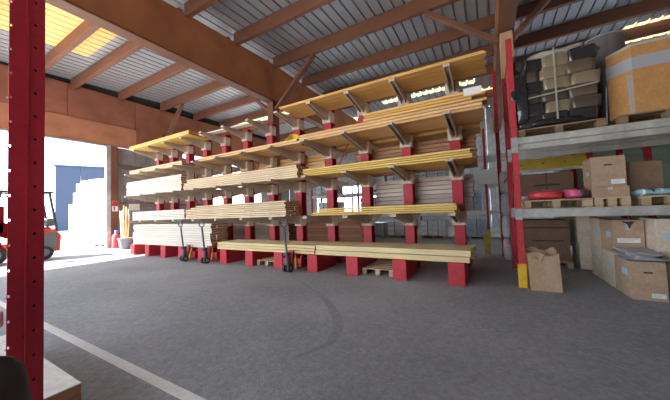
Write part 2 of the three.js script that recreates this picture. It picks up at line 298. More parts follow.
// ---------- boards on the rack, each one a thing ----------
const boardGeo = new Map();
function darkEnds(g) {                             // end faces get a darker brown tint than the other faces
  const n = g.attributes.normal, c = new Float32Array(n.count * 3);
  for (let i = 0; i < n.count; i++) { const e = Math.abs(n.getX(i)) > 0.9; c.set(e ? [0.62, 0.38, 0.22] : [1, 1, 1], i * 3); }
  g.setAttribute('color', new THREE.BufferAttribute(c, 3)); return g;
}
const plain = (g) => { g.setAttribute('color', new THREE.BufferAttribute(new Float32Array(g.attributes.position.count * 3).fill(1), 3)); return g; };
function boardShape(L, t, w) {
  L = Math.round(L * 10) / 10; const k = [L, t, w].join();
  if (!boardGeo.has(k)) boardGeo.set(k, darkEnds(bx(L, t > 0.035 ? t - 0.011 : t - 0.005, w - 0.004, 0.005)));
  return boardGeo.get(k);
}
let boardCount = 0;
function stack(o) {                                // o: x0 x1 y zf rows w t n mat colour where group keep(layer, row)
  const { x0, x1, y, zf, rows, w, t, n, mat, colour, where, group } = o;
  const keep = o.keep ?? (() => true), dir = o.dir ?? -1, j = o.jitter ?? 0.025, dj = o.depthJitter ?? 0.004;
  for (let l = 0; l < n; l++) {
    const lo = o.shift?.(l) ?? 0;
    for (let r = 0; r < rows; r++) {
      const a = rr(-j, j), b = rr(-dj, dj), m = Math.floor(R() * 3), fl = R() < 0.5;
      if (!keep(l, r, n, rows)) continue;
      const L = x1 - x0 - Math.abs(lo), b1 = new THREE.Mesh(boardShape(L, t, w), mats[mat][m]);
      b1.name = numbered('timber_board'); b1.castShadow = b1.receiveShadow = true;
      b1.position.set((x0 + x1) / 2 + lo / 2 + a, y + t * (l + 0.5), zf + dir * (w * (r + 0.5)) + b);
      if (fl) b1.rotation.y = Math.PI;
      const fromTop = n - 1 - l, layer = n === 1 ? '' : fromTop === 0 ? 'topmost, ' : l === 0 ? 'lowest, ' : ordinal(fromTop) + ' from top, ';
      tag(b1, `${colour} board, ${layer}${rows === 1 ? '' : r === 0 ? 'front row, ' : r === rows - 1 ? 'rearmost row, ' : ordinal(r) + ' row back, '}${where}`, 'board', group);
      scene.add(b1); boardCount++;
    }
  }
}
const shell = (l, r, n) => r === 0 || l === 0 || l === n - 1;
// right bay
stack({ x0: -4.55, x1: 0.06, y: 4.022, zf: -5.33, rows: 5, w: 0.17, t: 0.03, n: 2, mat: 'gold', colour: 'golden', where: 'top arms of right-hand bay', group: 'golden boards on the top arms', dj: 0.003 });
stack({ x0: -3.92, x1: -0.03, y: 3.062, zf: -5.3, rows: 5, w: 0.175, t: 0.062, n: 3, mat: 'tan', colour: 'tan', where: 'third arms up, right-hand bay', group: 'tan boards on the third arms' });
stack({ x0: -2.35, x1: 0.05, y: 3.25, zf: -5.66, rows: 2, w: 0.175, t: 0.062, n: 5, mat: 'gold', colour: 'golden tan', where: 'raised rear pile, third arms, right-hand bay', group: 'raised rear pile on the third arms', shift: (l) => (l % 2 ? 0 : -0.25) });
stack({ x0: -3.86, x1: -0.24, y: 2.232, zf: -5.3, rows: 5, w: 0.17, t: 0.045, n: 4, mat: 'yellow', colour: 'yellow', where: 'second arms up, right-hand bay', group: 'yellow boards on the second arms', keep: (l, r, n) => r < 2 || l === 0 || l === n - 1 });
stack({ x0: -3.64, x1: -0.52, y: 1.292, zf: -5.3, rows: 5, w: 0.17, t: 0.042, n: 4, mat: 'yellow', colour: 'yellow', where: 'lowest arms, right-hand bay', group: 'yellow boards on the lowest arms', keep: (l, r, n) => r < 2 || l === 0 || l === n - 1, shift: (l) => l * 0.07 });
stack({ x0: -3.50, x1: -0.34, y: 0.402, zf: -5.28, rows: 4, w: 0.2, t: 0.112, n: 2, mat: 'deck', colour: 'pale yellow', where: 'red bases, right-hand bay', group: 'pale yellow timbers on the right bases', jitter: 0.05 });
// middle bay
stack({ x0: -7.85, x1: -4.0, y: 3.062, zf: -5.3, rows: 5, w: 0.175, t: 0.06, n: 2, mat: 'tan', colour: 'tan', where: 'third arms up, middle bay', group: 'tan boards on the third arms of the middle bay', jitter: 0.06 });
stack({ x0: -8.6, x1: -4.02, y: 2.232, zf: -5.3, rows: 3, w: 0.19, t: 0.054, n: 6, mat: 'cream', colour: 'cream', where: 'second arms up, middle bay', group: 'cream boards on the second arms', shift: (l) => (l > 3 ? 0.15 : 0) });
stack({ x0: -8.5, x1: -4.42, y: 1.292, zf: -5.3, rows: 3, w: 0.19, t: 0.051, n: 8, mat: 'cream', colour: 'pale cream', where: 'lowest arms, middle bay', group: 'pale cream boards on the lowest arms', jitter: 0.02, shift: (l) => (l > 5 ? 0.25 * (l - 5) : 0) });
stack({ x0: -6.98, x1: -3.56, y: 0.402, zf: -5.28, rows: 4, w: 0.2, t: 0.07, n: 3, mat: 'deck', colour: 'pale yellow', where: 'red bases, middle bay', group: 'pale yellow timbers on the middle bases', keep: shell });
// left bay
stack({ x0: -12.1, x1: -8.3, y: 4.022, zf: -5.3, rows: 5, w: 0.17, t: 0.07, n: 2, mat: 'yellow', colour: 'bright yellow', where: 'top arms of left-hand bay', group: 'yellow boards on the top arms of the left bay', keep: shell });
stack({ x0: -12.1, x1: -8.68, y: 3.062, zf: -5.3, rows: 4, w: 0.17, t: 0.08, n: 2, mat: 'cream', colour: 'cream', where: 'third arms up, left-hand bay', group: 'cream boards on the third arms of the left bay', keep: (l, r) => r === 0 || l === 0 });
stack({ x0: -12.35, x1: -8.72, y: 2.232, zf: -5.3, rows: 3, w: 0.2, t: 0.078, n: 7, mat: 'pale', colour: 'whitish', where: 'second arms up, left-hand bay', group: 'whitish boards on the second arms of the left bay', keep: (l, r) => r === 0 || l === 0 });
stack({ x0: -11.85, x1: -8.6, y: 1.292, zf: -5.3, rows: 3, w: 0.2, t: 0.055, n: 6, mat: 'pale', colour: 'whitish', where: 'lowest arms, left-hand bay', group: 'whitish boards on the lowest arms of the left bay', keep: (l, r) => r === 0 || l === 0 });
stack({ x0: -11.95, x1: -7.38, y: 0.402, zf: -5.36, rows: 3, w: 0.21, t: 0.074, n: 10, mat: 'pale', colour: 'whitish', where: 'red bases, left-hand bay', group: 'whitish boards on the left bases', jitter: 0.04 });
// far side of the rack, seen between the columns
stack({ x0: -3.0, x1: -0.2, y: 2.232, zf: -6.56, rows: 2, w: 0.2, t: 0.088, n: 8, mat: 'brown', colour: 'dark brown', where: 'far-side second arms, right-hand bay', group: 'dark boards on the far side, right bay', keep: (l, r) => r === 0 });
stack({ x0: -7.4, x1: -4.0, y: 2.232, zf: -6.56, rows: 2, w: 0.2, t: 0.1, n: 8, mat: 'tan', colour: 'orange brown', where: 'far-side second arms, middle bay', group: 'boards on the far side, middle bay', keep: (l, r) => r === 0 });
stack({ x0: -4.0, x1: -0.1, y: 3.062, zf: -6.56, rows: 3, w: 0.2, t: 0.09, n: 5, mat: 'gold', colour: 'golden brown', where: 'far-side third arms, right-hand bay', group: 'boards on the far-side third arms', keep: (l, r) => r === 0 || l === 0 });
stack({ x0: -2.5, x1: -0.3, y: 1.292, zf: -6.56, rows: 1, w: 0.4, t: 0.1, n: 8, mat: 'grey', colour: 'greyish brown', where: 'far-side lowest arms, right-hand bay', group: 'greyish boards on the far-side lowest arms' });
// packs on the floor behind
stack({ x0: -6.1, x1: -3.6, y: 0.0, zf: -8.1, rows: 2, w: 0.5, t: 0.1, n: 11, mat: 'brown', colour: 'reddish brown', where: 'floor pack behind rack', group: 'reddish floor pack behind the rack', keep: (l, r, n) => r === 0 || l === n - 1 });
stack({ x0: -9.4, x1: -6.2, y: 0.0, zf: -8.1, rows: 1, w: 0.5, t: 0.1, n: 10, mat: 'grey', colour: 'greyish', where: 'floor pack behind middle bay', group: 'greyish floor pack behind the middle bay', dir: 1 });

tag(mesh('pale_board', plain(mv(bx(2.6, 0.04, 0.22, 0.004), -6.9, 4.043, -5.75, 0, 0.03, 0)), mats.pale[1], scene), 'single whitish board lying across the otherwise empty top arms', 'board');
tag(mesh('paper_tag', mv(bx(0.3, 0.14, 0.004, 0.001), -0.18, 3.53, -5.652), paperWhite, scene), 'white paper tag on the raised rear pile of tan boards', 'tag');
{ // yellow strap bundle on the middle bay
  const t = thing('ratchet_strap', [-4.15, 3.182, -5.36], 0.1, 'yellow lifting strap bunched on the tan boards at the bay joint', 'strap');
  for (let i = 0; i < 4; i++) part('webbing', tube([[-0.25 + i * 0.05, 0.02 + i * 0.02, 0.02], [-0.05, 0.05 + i * 0.03, -0.1 + i * 0.03], [0.15, 0.03 + i * 0.02, 0.0], [0.28 - i * 0.06, 0.035, -0.08]], 0.02, 20, 6), yellowPaint, t);
}

// ---------- pallets ----------
function palletGeo(w, d) { return { top: bx(w, 0.022, 0.1, 0.003), cross: bx(0.1, 0.022, d, 0.003), block: bx(0.1, 0.078, 0.14, 0.004), low: bx(0.1, 0.022, d, 0.003) }; }
function pallet(w, d, p, turn, label, group, pw = palletWood) {
  const t = thing('pallet', p, turn, label, 'pallet', group), g = palletGeo(w, d);
  const n = Math.max(5, Math.round(d / 0.17));
  for (const x of [-w / 2 + 0.05, 0, w / 2 - 0.05]) {
    place(part('bottom_board', g.low, pw[1], t), [x, 0.011, 0]);
    for (const z of [-d / 2 + 0.07, 0, d / 2 - 0.07]) place(part('block', g.block, pw[Math.floor(R() * 3)], t), [x, 0.061, z]);
    place(part('stringer', g.cross, pw[0], t), [x, 0.111, 0]);
  }
  for (let i = 0; i < n; i++) place(part('top_board', g.top, pw[Math.floor(R() * 3)], t), [0, 0.133, -d / 2 + 0.05 + (d - 0.1) * i / (n - 1)]);
  return t;
}
pallet(0.7, 1.0, [-2.13, 0, -5.98], 0, 'weathered wooden pallet on the floor between red bases under right-hand deck', 'pallets under the rack');
pallet(0.7, 1.0, [-5.22, 0, -5.95], 0, 'small wooden pallet under the middle deck beside the hand truck', 'pallets under the rack');
pallet(1.0, 1.2, [-3.0, 0, -9.6], 0.2, 'flat empty pallet lying on the floor beyond the rack', 'empty pallets beyond the rack');
pallet(1.0, 1.2, [-1.5, 0, -9.3], -0.1, 'flat empty pallet beyond the rack near the end column', 'empty pallets beyond the rack');

// ---------- hand pallet trucks ----------
function palletTruck(p, turn, label) {
  const t = thing('pallet_truck', p, turn, label, 'pallet truck', 'hand pallet trucks under the rack');
  for (const x of [-0.2, 0.2]) {
    const f = part('fork', [mv(bx(0.15, 0.05, 1.05, 0.012), x, 0.105, -0.72), mv(bx(0.13, 0.03, 0.12, 0.01), x, 0.095, -1.27, 0.2)], redBright, t);
    part('load_roller', cyl(0.04, 0.04, 0.1, 14, x, 0.04, -1.08, 0, 0, Math.PI / 2), darkSteel, f);
  }
  part('frame', [box(-0.27, 0.27, 0.09, 0.30, -0.22, -0.16, 0.015), mv(bx(0.16, 0.34, 0.06, 0.012), 0, 0.32, -0.1, -0.25), mv(bx(0.05, 0.3, 0.05, 0.008), -0.18, 0.24, -0.26, -0.7), mv(bx(0.05, 0.3, 0.05, 0.008), 0.18, 0.24, -0.26, -0.7)], redBright, t);
  part('push_rod', [mv(bx(0.035, 0.42, 0.03, 0.006), 0.12, 0.27, -0.14, -0.5, 0, 0.35)], dullYellow, t, 'yellow push rod');
  part('pump', [cyl(0.05, 0.06, 0.26, 18, 0, 0.29, 0.0), cyl(0.075, 0.075, 0.05, 18, 0, 0.19, 0.0), mv(bx(0.12, 0.08, 0.14, 0.015), 0, 0.42, 0.02)], darkSteel, t);
  for (const x of [-0.065, 0.065]) {
    const w = part('steer_wheel', cyl(0.095, 0.095, 0.05, 22, x, 0.095, 0.01, 0, 0, Math.PI / 2), blackRubber, t);
    part('hub', cyl(0.045, 0.045, 0.056, 16, x, 0.095, 0.01, 0, 0, Math.PI / 2), galv, w);
  }
  const h = part('tiller', [bar([0, 0.44, 0.03], [0, 1.08, 0.1], 0.04, 0.035)], darkSteel, t);
  part('grip', tube([[0, 1.06, 0.1], [-0.09, 1.10, 0.105], [-0.10, 1.22, 0.115], [0, 1.245, 0.12], [0.10, 1.22, 0.115], [0.09, 1.10, 0.105], [0, 1.06, 0.1]], 0.016, 40, 8), darkSteel, h);
  part('lever', bar([0.0, 1.09, 0.108], [0.06, 1.19, 0.13], 0.012, 0.012), galv, h);
  return t;
}
palletTruck([-8.32, 0, -5.12], -0.05, 'left hand pallet truck, in front of the whitish board stack');
palletTruck([-7.27, 0, -5.1], 0.08, 'middle hand pallet truck, beside the brown end of whitish boards');
palletTruck([-4.2, 0, -5.08], 0.03, 'hand pallet truck with forks under the middle pale yellow deck');

// ---------- right-hand pallet rack ----------
function rackPost(h, parent, x, z, m, guard) {
  const p = part('post', [box(x - 0.045, x + 0.045, 0.008, h, z - 0.004, z, 0.001), box(x - 0.045, x - 0.04, 0.008, h, z - 0.07, z - 0.004, 0.001), box(x + 0.04, x + 0.045, 0.008, h, z - 0.07, z - 0.004, 0.001), box(x - 0.06, x + 0.06, 0, 0.008, z - 0.09, z + 0.02, 0.001)], m, parent);
  for (let y = 0.5; y < h - 0.05; y += 0.15) part('slot', mv(bx(0.014, 0.03, 0.004, 0.001), x, y, z + 0.0005), redDeep, p);
  if (guard) part('foot_guard', [box(x - 0.055, x + 0.055, 0.009, 0.4, z + 0.004, z + 0.012, 0.002), box(x - 0.062, x - 0.05, 0.009, 0.4, z - 0.07, z + 0.01, 0.002), box(x + 0.05, x + 0.062, 0.009, 0.4, z - 0.07, z + 0.01, 0.002)], yellowPaint, p, 'yellow foot guard');
}
function frameBraces(parent, x, z0, z1, h, m) {
  const g = []; let s = 0;
  for (let y = 0.25; y + 1.0 < h; y += 1.0, s ^= 1) g.push(bar([x, y, s ? z0 : z1], [x, y + 1.0, s ? z1 : z0], 0.018, 0.03));
  for (const q of g) part('brace', q, m, parent);
  part('brace', bar([x, 0.2, z0], [x, 0.2, z1], 0.025, 0.035), m, parent);
  part('brace', bar([x, h - 0.15, z0], [x, h - 0.15, z1], 0.025, 0.035), m, parent);
}
const rackA = thing('pallet_rack', [1.77, 0, -6.1], 0, 'red pallet rack at right with pale beams and yellow foot guard', 'rack');
for (const x of [0.415, 3.12]) {
  rackPost(4.24, rackA, x - 1.77, 0.58, redBright, true);
  rackPost(4.24, rackA, x - 1.77, -1.1, red, false);
  frameBraces(rackA, x - 1.77, -1.12, 0.5, 4.24, redDeep);
}
for (const [y0, y1] of [[1.175, 1.31], [2.30, 2.51]]) for (const z of [0.58, -0.55]) {
  const b = y1 > 2 ? [box(-1.31, 1.305, y0 + 0.10, y1, z - 0.03, z + 0.012, 0.008), box(-1.31, 1.305, y0, y0 + 0.03, z - 0.05, z + 0.012, 0.004), box(-1.31, 1.305, y0 + 0.03, y0 + 0.10, z - 0.05, z - 0.03, 0.002)] : [box(-1.31, 1.305, y0, y1, z - 0.04, z + 0.012, 0.008)];
  const m = part('beam', b, beamCream, rackA);
  for (const x of [-1.355, 1.35]) part('beam_clip', box(x - 0.05, x + 0.05, y0 - 0.04, y1 + 0.01, z + 0.013, z + 0.02, 0.003), galv, m);
}
const rackB = thing('pallet_rack', [1.1, 0, -7.9], 0, 'second red pallet rack row behind with a yellow beam', 'rack');
rackPost(5.1, rackB, 0.27 - 1.1, -0.83, red, false);
for (const y of [0.4, 1.9, 3.4]) part('brace', bar([-0.83, y, -0.83], [-0.72, y + 0.1, 0.52], 0.018, 0.03), redDeep, rackB);
for (const [x, h] of [[1.80, 3.3], [2.62, 3.3]]) {
  rackPost(h, rackB, x - 1.1, 0.58, red, false); rackPost(h, rackB, x - 1.1, -0.66, red, false); frameBraces(rackB, x - 1.1, -0.66, 0.52, h, redDeep);
}
part('beam', box(-0.69, 0.65, 2.13, 2.37, 0.54, 0.585, 0.006), dullYellow, rackB, 'yellow beam');
part('beam', box(-0.69, 0.65, 2.08, 2.128, 0.52, 0.585, 0.004), beamCream, rackB);
for (const x of [-0.45, -0.07, 0.3]) part('bolt', cyl(0.016, 0.016, 0.012, 10, x, 2.25, 0.592, Math.PI / 2), darkSteel, rackB);
for (const z of [0.55, -0.6]) { part('beam', box(-0.69, 0.65, 1.2, 1.31, z - 0.02, z + 0.03, 0.006), beamCream, rackB); part('beam', box(0.75, 1.47, 1.2, 1.31, z - 0.02, z + 0.03, 0.006), beamCream, rackB); }

// ---------- cartons ----------
function carton(w, h, d, p, turn, m, label, o = {}) {
  const t = thing('cardboard_box', p, turn, label, 'box', o.group), th = 0.008;
  const b = part('carton_body', [box(-w / 2, w / 2, 0, h, d / 2 - th, d / 2, 0.003), box(-w / 2, w / 2, 0, h, -d / 2, -d / 2 + th, 0.003), box(w / 2 - th, w / 2, 0, h, -d / 2 + th, d / 2 - th, 0.003), box(-w / 2, -w / 2 + th, 0, h, -d / 2 + th, d / 2 - th, 0.003), box(-w / 2 + th, w / 2 - th, 0, th, -d / 2 + th, d / 2 - th, 0.001)], m, t);
  if (o.open) { for (const [s, a] of [[1, 0.5], [-1, 0.35]]) part('flap', mv(bx(w * 0.98, 0.006, d * 0.32, 0.001), 0, h + 0.005 + 0.16 * d * Math.sin(a), s * (d / 2 + 0.16 * d * Math.cos(a)), -s * -a * -1), m, t); }
  else { part('flap', box(-w / 2 + 0.002, w / 2 - 0.002, h - 0.006, h + 0.002, 0.002, d / 2 - 0.002, 0.001), m, t); part('flap', box(-w / 2 + 0.002, w / 2 - 0.002, h - 0.006, h + 0.002, -d / 2 + 0.002, -0.002, 0.001), m, t); }
  if (o.tape) part('tape', [box(-0.03, 0.03, h * 0.7, h - 0.002, d / 2, d / 2 + 0.0015, 0.0004)], labelGrey, t);
  for (const [side, x, y, lw, lh, lm, lab] of o.labels ?? []) {
    const g = side === 'front' ? mv(bx(lw, lh, 0.002, 0.0005), x, y, d / 2 + 0.0012) : mv(bx(0.002, lh, lw, 0.0005), -w / 2 - 0.0012, y, x);
    const l = part('label', g, lm, t, lab);
    if (lm !== labelBlue) for (let i = 0; i < 3; i++) part('print', side === 'front' ? mv(bx(lw * (0.8 - 0.2 * i), lh * 0.1, 0.001, 0.0002), x - lw * 0.1 * i, y + lh * (0.28 - 0.27 * i), d / 2 + 0.0026) : mv(bx(0.001, lh * 0.1, lw * 0.7, 0.0002), -w / 2 - 0.0026, y + lh * (0.28 - 0.27 * i), x), labelGrey, l);
  }
  if (o.hole) part('hand_hole', mv(bx(0.09, 0.024, 0.004, 0.002), 0.0, h * 0.72, d / 2), ink, t);
  return t;
}
const sideBlue = (y, z = 0.1) => ['side', z, y, 0.2, 0.09, labelBlue, 'pale blue side label'];
// row of pale cartons along the floor, two high
carton(0.36, 0.53, 0.56, [1.86, 0, -5.74], 0, card[1], 'front open carton on the floor with grey film spilling out', { labels: [['front', 0.09, 0.07, 0.14, 0.06, paperWhite, 'white front label'], sideBlue(0.36)], hole: true });
carton(0.36, 0.56, 0.55, [1.86, 0, -6.32], 0, cardPale, 'second pale carton of the floor row under the rack beam', { labels: [sideBlue(0.36, 0.08)] });
carton(0.36, 0.56, 0.55, [1.86, 0, -6.89], 0, cardPale, 'rear pale carton of the floor row under the rack beam', { labels: [sideBlue(0.36, 0.0)] });
carton(0.36, 0.52, 0.55, [1.87, 0.563, -6.31], 0, card[1], 'upper carton with white strip label and dark notch, behind grey film', { labels: [['front', 0.0, 0.2, 0.26, 0.07, paperWhite, 'white strip label'], sideBlue(0.28, 0.1)], tape: true });
carton(0.36, 0.52, 0.55, [1.87, 0.563, -6.89], 0, cardPale, 'pale upper carton directly behind the carton with white strip label', { labels: [sideBlue(0.28)] });
carton(0.36, 0.56, 0.62, [1.76, 0, -7.80], 0, cardPale, 'pale lower carton standing behind the end of the floor row', { labels: [['side', -0.05, 0.35, 0.18, 0.1, labelBlue, 'pale blue side label']] });
carton(0.36, 0.53, 0.6, [1.75, 0.563, -7.79], -0.03, cardPale, 'pale upper carton stacked on the carton behind the floor row', { labels: [['side', -0.05, 0.3, 0.22, 0.08, labelBlue, 'pale blue side label']] });
carton(0.42, 0.56, 0.5, [2.31, 0, -5.78], 0, cardPale, 'lower carton at the right edge under the rack beam', { labels: [['front', -0.05, 0.3, 0.14, 0.09, labelBlue, 'pale blue label']] });
carton(0.42, 0.55, 0.5, [2.28, 0.563, -5.98], 0, cardPale, 'pale upper carton with blue front label at the right edge', { labels: [['front', -0.05, 0.3, 0.17, 0.09, labelBlue, 'pale blue label']] });
{ // dark notch torn in the upper carton
  const t = scene.children.find((c) => c.userData.label?.startsWith('upper carton with white')); part('torn_notch', ext([[-0.07, 0.5], [0.09, 0.5], [0.05, 0.46], [0.02, 0.38], [-0.01, 0.46]], 0.002).translate(0, 0, 0.275), ink, t);
}
function crumple(w, h, d, seed, amp, n = 14, ex = 0.6) {      // crumpled sheet or soft pack resting on y = 0
  const g = new THREE.SphereGeometry(0.5, n * 2, n), f = noise2(9, 7, seed), p = g.attributes.position;
  for (let i = 0; i < p.count; i++) {
    const v = new THREE.Vector3().fromBufferAttribute(p, i), e = (q) => Math.sign(q) * Math.pow(Math.abs(q) * 2, ex) * 0.5;
    const s = 1 + amp * (f(Math.atan2(v.z, v.x) / 6.2832 + 0.5, v.y + 0.5) - 0.5);
    p.setXYZ(i, e(v.x) * w * s, Math.max(0, (e(v.y) + 0.5) * h * s), e(v.z) * d * s);
  }
  g.computeVertexNormals(); return flat(g);
}
tag(mesh('plastic_film', mv(crumple(0.42, 0.11, 0.6, 31, 0.7, 20), 1.86, 0.534, -5.72), greyFilm, scene), 'crumpled grey plastic film heaped on the front open carton', 'plastic film');
{ // kraft bag like carton with open flaps beside the yellow foot guard
  const t = thing('kraft_carton', [0.70, 0, -5.62], 0.05, 'open kraft carton with torn flaps beside the yellow foot guard', 'box');
  const wall = (a, b, c, d2) => { const g = new THREE.BufferGeometry(); const n = 8, P = [], U = [], I = []; for (let j = 0; j <= n; j++) for (let i = 0; i <= n; i++) { const u = i / n, v = j / n, A = new THREE.Vector3(...a).lerp(new THREE.Vector3(...b), u), B = new THREE.Vector3(...d2).lerp(new THREE.Vector3(...c), u), q = A.lerp(B, v); q.z += 0.018 * Math.sin(7 * u + 3 * v) * v; q.y += 0.03 * Math.sin(9 * u + a[0] * 7) * v * v; P.push(q.x, q.y, q.z); U.push(u * 0.5, v * 0.7); } for (let j = 0; j < n; j++) for (let i = 0; i < n; i++) { const k = j * (n + 1) + i; I.push(k, k + 1, k + n + 2, k, k + n + 2, k + n + 1); } g.setIndex(I); g.setAttribute('position', new THREE.Float32BufferAttribute(P, 3)); g.setAttribute('uv', new THREE.Float32BufferAttribute(U, 2)); g.computeVertexNormals(); return flat(g); };
  const k = M(0.56, 0.38, 0.22, { map: boardMap, side: THREE.DoubleSide });
  part('carton_body', [wall([-0.19, 0, 0.17], [0.21, 0, 0.17], [0.19, 0.57, 0.16], [-0.22, 0.60, 0.15]), wall([0.21, 0, -0.17], [-0.19, 0, -0.17], [-0.22, 0.63, -0.15], [0.20, 0.63, -0.16]), wall([-0.19, 0, -0.17], [-0.19, 0, 0.17], [-0.22, 0.60, 0.15], [-0.22, 0.63, -0.15]), wall([0.21, 0, 0.17], [0.21, 0, -0.17], [0.20, 0.63, -0.16], [0.19, 0.57, 0.16]), box(-0.19, 0.21, 0, 0.008, -0.17, 0.17, 0.001)], k, t);
  part('flap', wall([-0.22, 0.63, -0.15], [0.20, 0.63, -0.16], [0.22, 0.60, -0.26], [-0.20, 0.60, -0.27]), k, t);
  part('flap', wall([-0.2, 0.595, 0.152], [0.0, 0.585, 0.155], [-0.02, 0.5, 0.21], [-0.17, 0.51, 0.21]), k, t);
}
// middle shelf
pallet(0.88, 1.0, [0.94, 1.31, -6.12], 0, 'pallet on the middle beam carrying red sacks', 'pallets in the right rack');
function sack(w, h, d, p, turn, m, label, stripes) {
  const t = thing('sack', p, turn, label, 'sack', 'sacks on the middle shelf');
  part('sack_body', crumple(w, h, d, Math.floor(w * 1000 + p[0] * 77), 0.22, 14), m, t);
  for (const [x, sw, sm] of stripes) part('print_band', mv(crumple(sw, h * 1.02, d * 1.015, 12, 0.05, 10), x, 0, 0), sm, t);
}
const redSack = M(0.70, 0.06, 0.07, { roughness: 0.4 }), darkSack = M(0.06, 0.045, 0.06, { roughness: 0.4 }), pinkSack = M(0.62, 0.10, 0.2, { roughness: 0.4 });
sack(0.46, 0.15, 0.6, [0.83, 1.454, -5.92], 0, redSack, 'bright red plastic sack on the left of the middle-shelf pallet', [[-0.12, 0.08, M(0.75, 0.2, 0.18, { roughness: 0.4 })]]);
sack(0.30, 0.16, 0.6, [1.22, 1.454, -5.92], 0, pinkSack, 'crimson and black sack beside the stacked cartons', [[0.05, 0.16, darkSack]]);
sack(0.10, 0.08, 0.4, [0.535, 1.454, -5.9], 0.1, clearFilm, 'small grey plastic bundle left of the bright red sack', []);
pallet(0.4, 1.0, [1.60, 1.31, -6.12], 0, 'narrow pallet under the two stacked brown cartons', 'pallets in the right rack');
carton(0.42, 0.16, 0.5, [1.60, 1.4545, -5.92], 0, card[0], 'low brown carton under the tall carton on the middle shelf', { tape: true });
carton(0.39, 0.46, 0.48, [1.60, 1.618, -5.92], -0.03, card[0], 'tall brown carton on top of the low one, middle shelf', { labels: [['front', 0.1, 0.07, 0.15, 0.07, paperWhite, 'white label'], ['side', 0.05, 0.22, 0.16, 0.06, labelGrey, 'grey print']], hole: true });
pallet(0.62, 1.0, [2.22, 1.31, -6.12], 0, 'orange wood pallet on the middle beam at the right edge', 'pallets in the right rack');
carton(0.40, 0.55, 0.45, [2.12, 1.4545, -6.38], 0.2, card[2], 'brown carton behind the stacked cartons on the right-edge pallet', {});
{
  const t = thing('sack', [2.10, 1.454, -5.86], 0.05, 'blue and white striped sack at the right edge of middle shelf', 'sack', 'sacks on the middle shelf');
  part('sack_body', crumple(0.42, 0.10, 0.4, 91, 0.2, 14), M(0.30, 0.52, 0.60, { roughness: 0.35 }), t);
  for (let i = 0; i < 4; i++) part('stripe', mv(crumple(0.05, 0.102, 0.405, 92, 0.1, 10), -0.15 + i * 0.09, 0, 0, 0, 0, 0), i % 2 ? darkSack : paperWhite, t);
}
{
  const t = thing('foam_roll', [0.34, 0, -8.15], 0, 'tall white wrapped roll standing between the red rack posts', 'roll');
  for (let i = 0; i < 4; i++) part('wrapped_section', flat(new THREE.LatheGeometry([[0, 0], [0.07, 0.01], [0.095, 0.1], [0.1, 0.3], [0.09, 0.48], [0.065, 0.55], [0, 0.56]].map((p) => new THREE.Vector2(...p)), 20)).translate(0, i * 0.562, 0), whitePaint, t);
}
// large brown cartons on and under the second rack row
carton(0.98, 0.74, 0.9, [1.06, 1.31, -7.9], 0, cardDark, 'big brown carton with crossed strap under the yellow beam', {});
{ const t = scene.children[scene.children.length - 1]; part('strap', [box(-0.2, 0.26, 0.46, 0.5, 0.45, 0.453, 0.001), box(0.02, 0.04, 0.0, 0.74, 0.453, 0.456, 0.001)], ink, t, 'dark crossed strap'); }
pallet(0.9, 1.0, [1.0, 0, -7.9], 0, 'pallet on the floor under the big low brown carton', 'pallets in the right rack');
carton(0.9, 0.88, 0.85, [0.98, 0.1445, -7.9], 0, cardDark, 'big low brown carton on a floor pallet behind the kraft carton', {});
{ const t = scene.children[scene.children.length - 1]; part('strap', [box(-0.45, 0.45, 0.70, 0.73, 0.425, 0.428, 0.001), box(-0.2, 0.35, 0.42, 0.45, 0.425, 0.428, 0.001)], ink, t, 'dark straps'); }
{ const t = thing('wrapped_load', [2.85, 0, -9.6], 0, 'dull green wrapped stack standing behind the second rack row', 'pallet load'); part('tarpaulin', crumple(2.6, 2.9, 1.2, 71, 0.1, 24), M(0.50, 0.72, 0.52, { map: dustMap }), t); }

